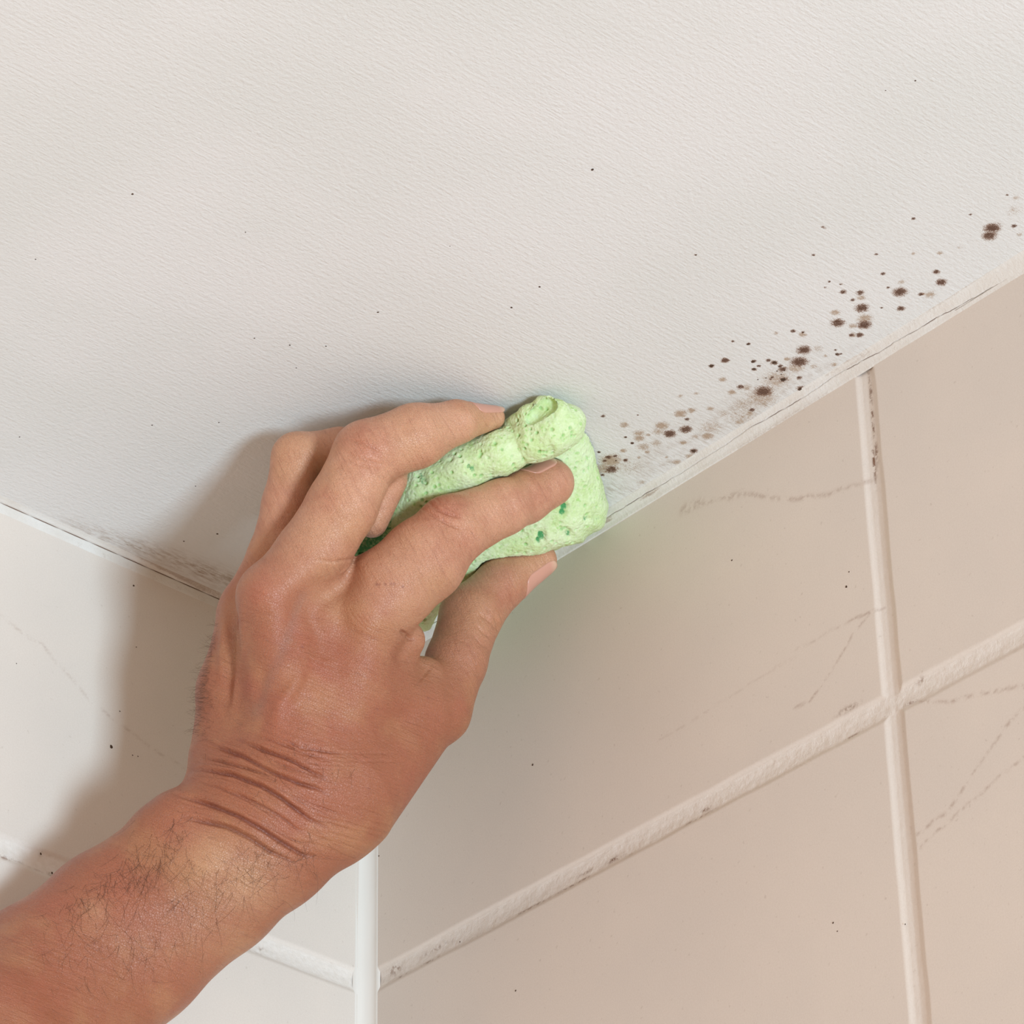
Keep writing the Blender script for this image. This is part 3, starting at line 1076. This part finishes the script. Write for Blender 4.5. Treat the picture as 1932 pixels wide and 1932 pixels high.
t = NT('fingernail')
nb_ = t.bump(t.noise(60, 2, 0.5, stretch=(1, 1, 1)), 0.0002, 0.3)
NAIL = t.finish(t.mix(t.remap(t.attr('tip'), 0.75, 0.95), srgb(202, 148, 128), srgb(214, 172, 146)), nb_, 0.28, 0.5)


def nail(axis_pts, normal, half, L0, L1, label=None, lift=0.9):
    """curved plate lying on a fingertip; axis_pts = two ends of the last bone with radii"""
    a, b = np.array(axis_pts[0][:3], float), np.array(axis_pts[1][:3], float)
    ra, rb = axis_pts[0][3], axis_pts[1][3]
    u = (b - a) / np.linalg.norm(b - a)
    L = np.linalg.norm(b - a)
    n = np.array(normal, float)
    n -= u * (n @ u)
    n /= np.linalg.norm(n)
    l = np.cross(u, n)
    nu, nv = 17, 21
    top, tipv = [], []
    for j in range(nv):
        v = j / (nv - 1)
        for i in range(nu):
            s = -1 + 2 * i / (nu - 1)
            ends = math.sqrt(max(0, 1 - abs(s) ** 2.6))
            vv = 0.5 + (v - 0.5) * (0.55 + 0.45 * ends)
            dist = L0 + (L1 - L0) * vv
            th = half * s
            dirn = math.cos(th) * n + math.sin(th) * l
            p = a + u * dist
            # march to the skin from outside
            top.append((p, dirn, dist))
            tipv.append(vv)
    P0 = np.array([q[0] for q in top])
    Dn = np.array([q[1] for q in top])
    r = np.full(len(P0), 90.0)
    for _ in range(60):
        d = hand_field((P0 + Dn * r[:, None]).astype(np.float32))
        r = np.maximum(r - d * 0.9, 4)
    # past the end of the flesh the plate runs straight on
    R2 = r.reshape(nv, nu)
    for j in range(1, nv):
        R2[j] = np.maximum(R2[j], R2[j - 1] - 1.0)
    r = R2.ravel()
    out = P0 + Dn * (r + lift)[:, None]
    inn = P0 + Dn * (r + lift - 3.0)[:, None]
    Vn = np.vstack([out, inn])
    Fo = grid_faces(nv, nu)
    N = nu * nv
    Fi = Fo[:, ::-1] + N
    rim = []
    loop = [i for i in range(nu)] + [j * nu + nu - 1 for j in range(1, nv)] + [(nv - 1) * nu + i for i in range(nu - 2, -1, -1)] + [j * nu for j in range(nv - 2, 0, -1)]
    for k in range(len(loop)):
        p, q = loop[k], loop[(k + 1) % len(loop)]
        rim.append((p, q, q + N, p + N))
    o = np_mesh('fingernail', to_world(Vn), np.vstack([Fo, Fi, np.array(rim)]), NAIL, {'tip': tipv + tipv}, parent=person, center=True)
    bm_fix(o)
    if label:
        o['label'] = label
    return o


def bm_fix(o):
    import bmesh
    bm = bmesh.new()
    bm.from_mesh(o.data)
    bmesh.ops.recalc_face_normals(bm, faces=bm.faces)
    bm.to_mesh(o.data)
    bm.free()


nail([THUMB[-2], THUMB[-1]], (0.72, 0.62, 0.22), 0.85, 22, 116)
nail([INDEX[-2], INDEX[-1]], (-0.25, -0.95, 0.02), 0.85, 10, 88)
nail([MIDDLE[-2], MIDDLE[-1]], (0.1, -0.95, 0.22), 0.9, 30, 112)

# ------------------------------------------------------------------ hair on the forearm and hand
t = NT('body_hair')
HAIRM = t.finish(t.mix(t.noise(200), srgb(84, 60, 48), srgb(122, 88, 68)), None, 0.5, 0.3)


def surf_w(x, y):
    """front surface of the hand at (x, y)"""
    w_ = np.full(len(x), 1500.0)
    for _ in range(60):
        d = hand_field(np.stack([x, y, w_], 1).astype(np.float32))
        w_ = w_ - np.maximum(d, 0) * 0.9
    return w_


rr = np.random.RandomState(11)
roots = []
for (cx, cy, sx_, sy_, ang, n, ln) in [(400, 1625, 150, 62, 0.1, 110, 34), (270, 1625, 120, 38, -.6, 110, 28), (540, 1600, 80, 60, 0, 45, 24), (330, 1740, 150, 70, -.6, 60, 30),
                                      (150, 1690, 90, 22, -.5, 60, 20), (390, 1330, 18, 80, 0, 90, 13), (560, 1440, 90, 60, 0, 30, 16), (150, 1800, 100, 60, -.6, 50, 22)]:
    p = rr.randn(n, 2) * [sx_ * .6, sy_ * .6]
    ca, sa = math.cos(ang), math.sin(ang)
    q = np.stack([cx + p[:, 0] * ca - p[:, 1] * sa, cy + p[:, 0] * sa + p[:, 1] * ca], 1)
    for a_ in q:
        roots.append((a_[0], a_[1], ln * rr.uniform(.5, 1.6)))
# hairs standing off the little-finger edge
for k in range(110):
    s = rr.uniform(0, 1)
    roots.append((372 + 40 * (1 - s) - 8 * rr.rand() + 4, 1175 + s * 215, rr.uniform(10, 26)))
roots = np.array(roots)
rw = surf_w(roots[:, 0], roots[:, 1])
ok = rw > 700
roots, rw = roots[ok], rw[ok]
hv, hf = [], []
for (x, y, ln), w0 in zip(roots, rw):
    edge = y < 1400
    d0 = np.array([-0.9 if edge else rr.uniform(-.5, .5), rr.uniform(-.5, .5) if edge else rr.uniform(0.1, 1), rr.uniform(.0, .4) if not edge else rr.uniform(-.3, .3)])
    d0 /= np.linalg.norm(d0)
    curl = np.array([rr.uniform(-.6, .6), rr.uniform(-.5, .5), rr.uniform(-.22, -.02)])
    p = np.array([x, y, w0 - 1.0])
    base = len(hv)
    NS = 8
    for s in range(NS + 1):
        rad = 0.26 * (1 - 0.7 * s / NS)
        e1 = np.cross(d0, [0.3, 0.2, 0.9])
        e1 /= np.linalg.norm(e1) + 1e-9
        e2 = np.cross(d0, e1)
        for k in range(3):
            an = k * 2.094
            hv.append(p + rad * (math.cos(an) * e1 + math.sin(an) * e2))
        d0 = d0 + curl * (1.6 / NS) * 1.5
        d0 /= np.linalg.norm(d0)
        p = p + d0 * ln * (1.35 if edge else 1.9) / NS
        if not edge and s > 0:
            dd = float(hand_field(np.array([p], np.float32))[0])
            if dd < 0.8:
                p[2] += (0.8 - dd) * 1.2
    for s in range(NS):
        for k in range(3):
            k2 = (k + 1) % 3
            hf.append((base + s * 3 + k, base + s * 3 + k2, base + s * 3 + 3 + k2, base + s * 3 + 3 + k))
hair = np_mesh('arm_hair', to_world(np.array(hv)), hf, HAIRM, parent=person, center=True)
hair['kind'] = 'stuff'

# ------------------------------------------------------------------ the sponge
POLY = np.array([(1078, 775), (1098, 805), (1115, 877), (1135, 955), (1128, 985), (1095, 1010), (1055, 1020), (960, 1055), (890, 1090), (815, 1150),
                 (800, 1178), (750, 1165), (700, 1085), (672, 1040), (690, 985), (800, 900), (900, 845), (985, 800), (1035, 765)], float)
RB = 12.0


def poly_sdf(x, y, pl):
    d = np.full(len(x), 1e9)
    s = np.ones(len(x))
    n = len(pl)
    j = n - 1
    for i in range(n):
        e = pl[j] - pl[i]
        wx, wy = x - pl[i][0], y - pl[i][1]
        tt = np.clip((wx * e[0] + wy * e[1]) / (e @ e), 0, 1)
        d = np.minimum(d, (wx - e[0] * tt) ** 2 + (wy - e[1] * tt) ** 2)
        c1 = y >= pl[i][1]
        c2 = y < pl[j][1]
        c3 = e[0] * wy > e[1] * wx
        flip = (c1 & c2 & c3) | (~c1 & ~c2 & ~c3)
        s = np.where(flip, -s, s)
        j = i
    return s * np.sqrt(d)


def sponge_field(P):
    x, y, w_ = P[:, 0], P[:, 1], P[:, 2]
    front = 742 - 0.42 * (y - 850) - 0.0012 * np.maximum(x - 1000, 0) ** 2 * 3
    d2 = poly_sdf(x, y, POLY)
    dw = (w_ - front) * 0.92
    q1, q2 = np.maximum(d2 + 26, 0), np.maximum(dw + 26, 0)
    body = np.minimum(np.maximum(d2 + 26, dw + 26), 0) + np.hypot(q1, q2) - 26 - RB
    # thick rolled edge between the fingers, in two lobes
    r1 = chain(P, [(690, 1030, 770, 26), (735, 990, 795, 32), (800, 925, 812, 40), (870, 885, 815, 44), (935, 857, 815, 44), (966, 845, 814, 42)], 20)
    r2 = chain(P, [(1004, 830, 820, 46), (1040, 812, 822, 46), (1068, 800, 815, 38)], 20)
    d = np.minimum(smin(body, r1, 12), smin(body, r2, 12))
    # curled end with its opening
    curl = chain(P, [(966, 804, 800, 17), (1000, 784, 830, 19), (1030, 768, 842, 22), (1050, 776, 845, 24)], 10)
    d = smin(d, curl, 5)
    hole = rcone(P, (1000, 790, 866), (1034, 763, 874), 13, 17, 2.0)
    d = np.maximum(d, -hole)
    crease = chain(P, [(962, 798, 850, 6), (974, 815, 864, 8), (980, 832, 868, 7), (981, 850, 866, 8), (996, 872, 852, 7)], 2)
    d = np.maximum(d, -crease)
    # flattened against ceiling and wall
    wc = np.maximum(depth_plane(x, y, 2), depth_plane(x, y, 0)) + 8
    d = np.maximum(d, (wc - w_) * 0.56)
    return d


def sponge_full(P):
    d = sponge_field(P)
    return np.maximum(d, -(hand_field(P) - 2.5))


SV, SF = mesh_field(sponge_full, (640, 715, 150), (1180, 1230, 930), 3.6, sub=True)
SV, SF = keep_biggest(SV, SF)
g = field_grad(sponge_full, SV)
SN = g / np.maximum(np.linalg.norm(g, axis=1), 1e-6)[:, None]
sd = np.zeros(len(SV))
pore = np.zeros(len(SV))
for i, v in enumerate(SV):
    vv = Vector(v)
    a_ = mnoise.noise(vv * 0.03) * 3.5 + mnoise.noise(vv * 0.10) * 0.9 + mnoise.noise(vv * 0.33) * 0.9
    c = mnoise.voronoi(vv * 0.075)[0][0]
    rare = mnoise.noise(vv * 0.045 + Vector((9, 3, 1)))
    hole = max(0, 1 - c / 0.34) * max(0, min(1, (rare + 0.22) * 3.2))
    c2 = mnoise.voronoi(vv * 0.17 + Vector((5, 5, 5)))[0][0]
    hole2 = max(0, 1 - c2 / 0.33)
    sd[i] = a_ - 6.0 * min(1, hole * 1.5) - 1.6 * hole2 * max(0, min(1, 0.5 + rare * 2))
    pore[i] = min(1, hole * 1.3)
big = np.zeros(len(SV))
for x, y, r, s in [(1064, 956, 8, 1), (1062, 966, 7, 1), (1021, 1012, 9, 1), (1016, 1020, 6, 1), (1073, 1008, 7, .8), (1107, 978, 6, .7), (1128, 978, 7, .6), (892, 884, 8, .8), (884, 880, 6, .7), (792, 896, 9, .7),
                   (798, 904, 8, .8), (978, 816, 7, .5), (1115, 1012, 12, .5), (1040, 848, 6, .5), (1033, 765, 16, .5), (1012, 782, 12, .5)]:  # flakes and pores; final entries paint shade into the curled end's opening
    dd = np.hypot(SV[:, 0] - x, (SV[:, 1] - y) * .8)
    big = np.maximum(big, s * np.clip(1.5 - dd / r, 0, 1))
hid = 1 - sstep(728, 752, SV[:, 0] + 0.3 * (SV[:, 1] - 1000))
big = np.maximum(big, hid * 0.9)  # dark green interior in the finger gap, its shade put into the colour
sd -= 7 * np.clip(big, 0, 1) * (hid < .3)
SV2 = SV + SN * sd[:, None]

t = NT('cellulose_sponge')
n1 = t.noise(110, 4, 0.65)
n2 = t.noise(700, 3, 0.6)
base = t.mix(t.remap(n1, 0.3, 0.7), srgb(194, 216, 150), srgb(216, 230, 184))
base = t.mix(t.math('MULTIPLY', t.remap(n2, 0.45, 0.75), 0.5), base, srgb(228, 238, 204))
sp = t.remap(t.noise(420, 2, 0.5), 0.64, 0.72)
base = t.mix(t.math('MULTIPLY', sp, 0.55), base, srgb(150, 200, 100))
base = t.mix(t.math('MULTIPLY', t.attr('pore'), 0.6), base, srgb(128, 188, 96))
base = t.mix(t.remap(t.math('ADD', t.attr('flake_shade'), t.math('MULTIPLY', t.math('SUBTRACT', n2, .5), 1.1)), 0.55, 1.0), base, srgb(78, 152, 92))
v1 = t.bump(t.remap(t.voronoi(520), 0.0, 0.6), 0.0004, 0.55)
v2 = t.bump(t.noise(1500, 4, 0.7), 0.0005, 0.7, v1)
SPG = t.finish(base, v2, 0.75, 0.25)
t.b.inputs['Subsurface Weight'].default_value = 0.2
t.b.inputs['Subsurface Radius'].default_value = (0.8, 1.0, 0.5)
t.b.inputs['Subsurface Scale'].default_value = 0.003
sponge = np_mesh('sponge', to_world(SV2), SF, SPG, {'pore': pore, 'flake_shade': big}, center=True)
sponge['label'] = 'crumpled pale green sponge held in the hand where ceiling meets tiles'
sponge['category'] = 'sponge'
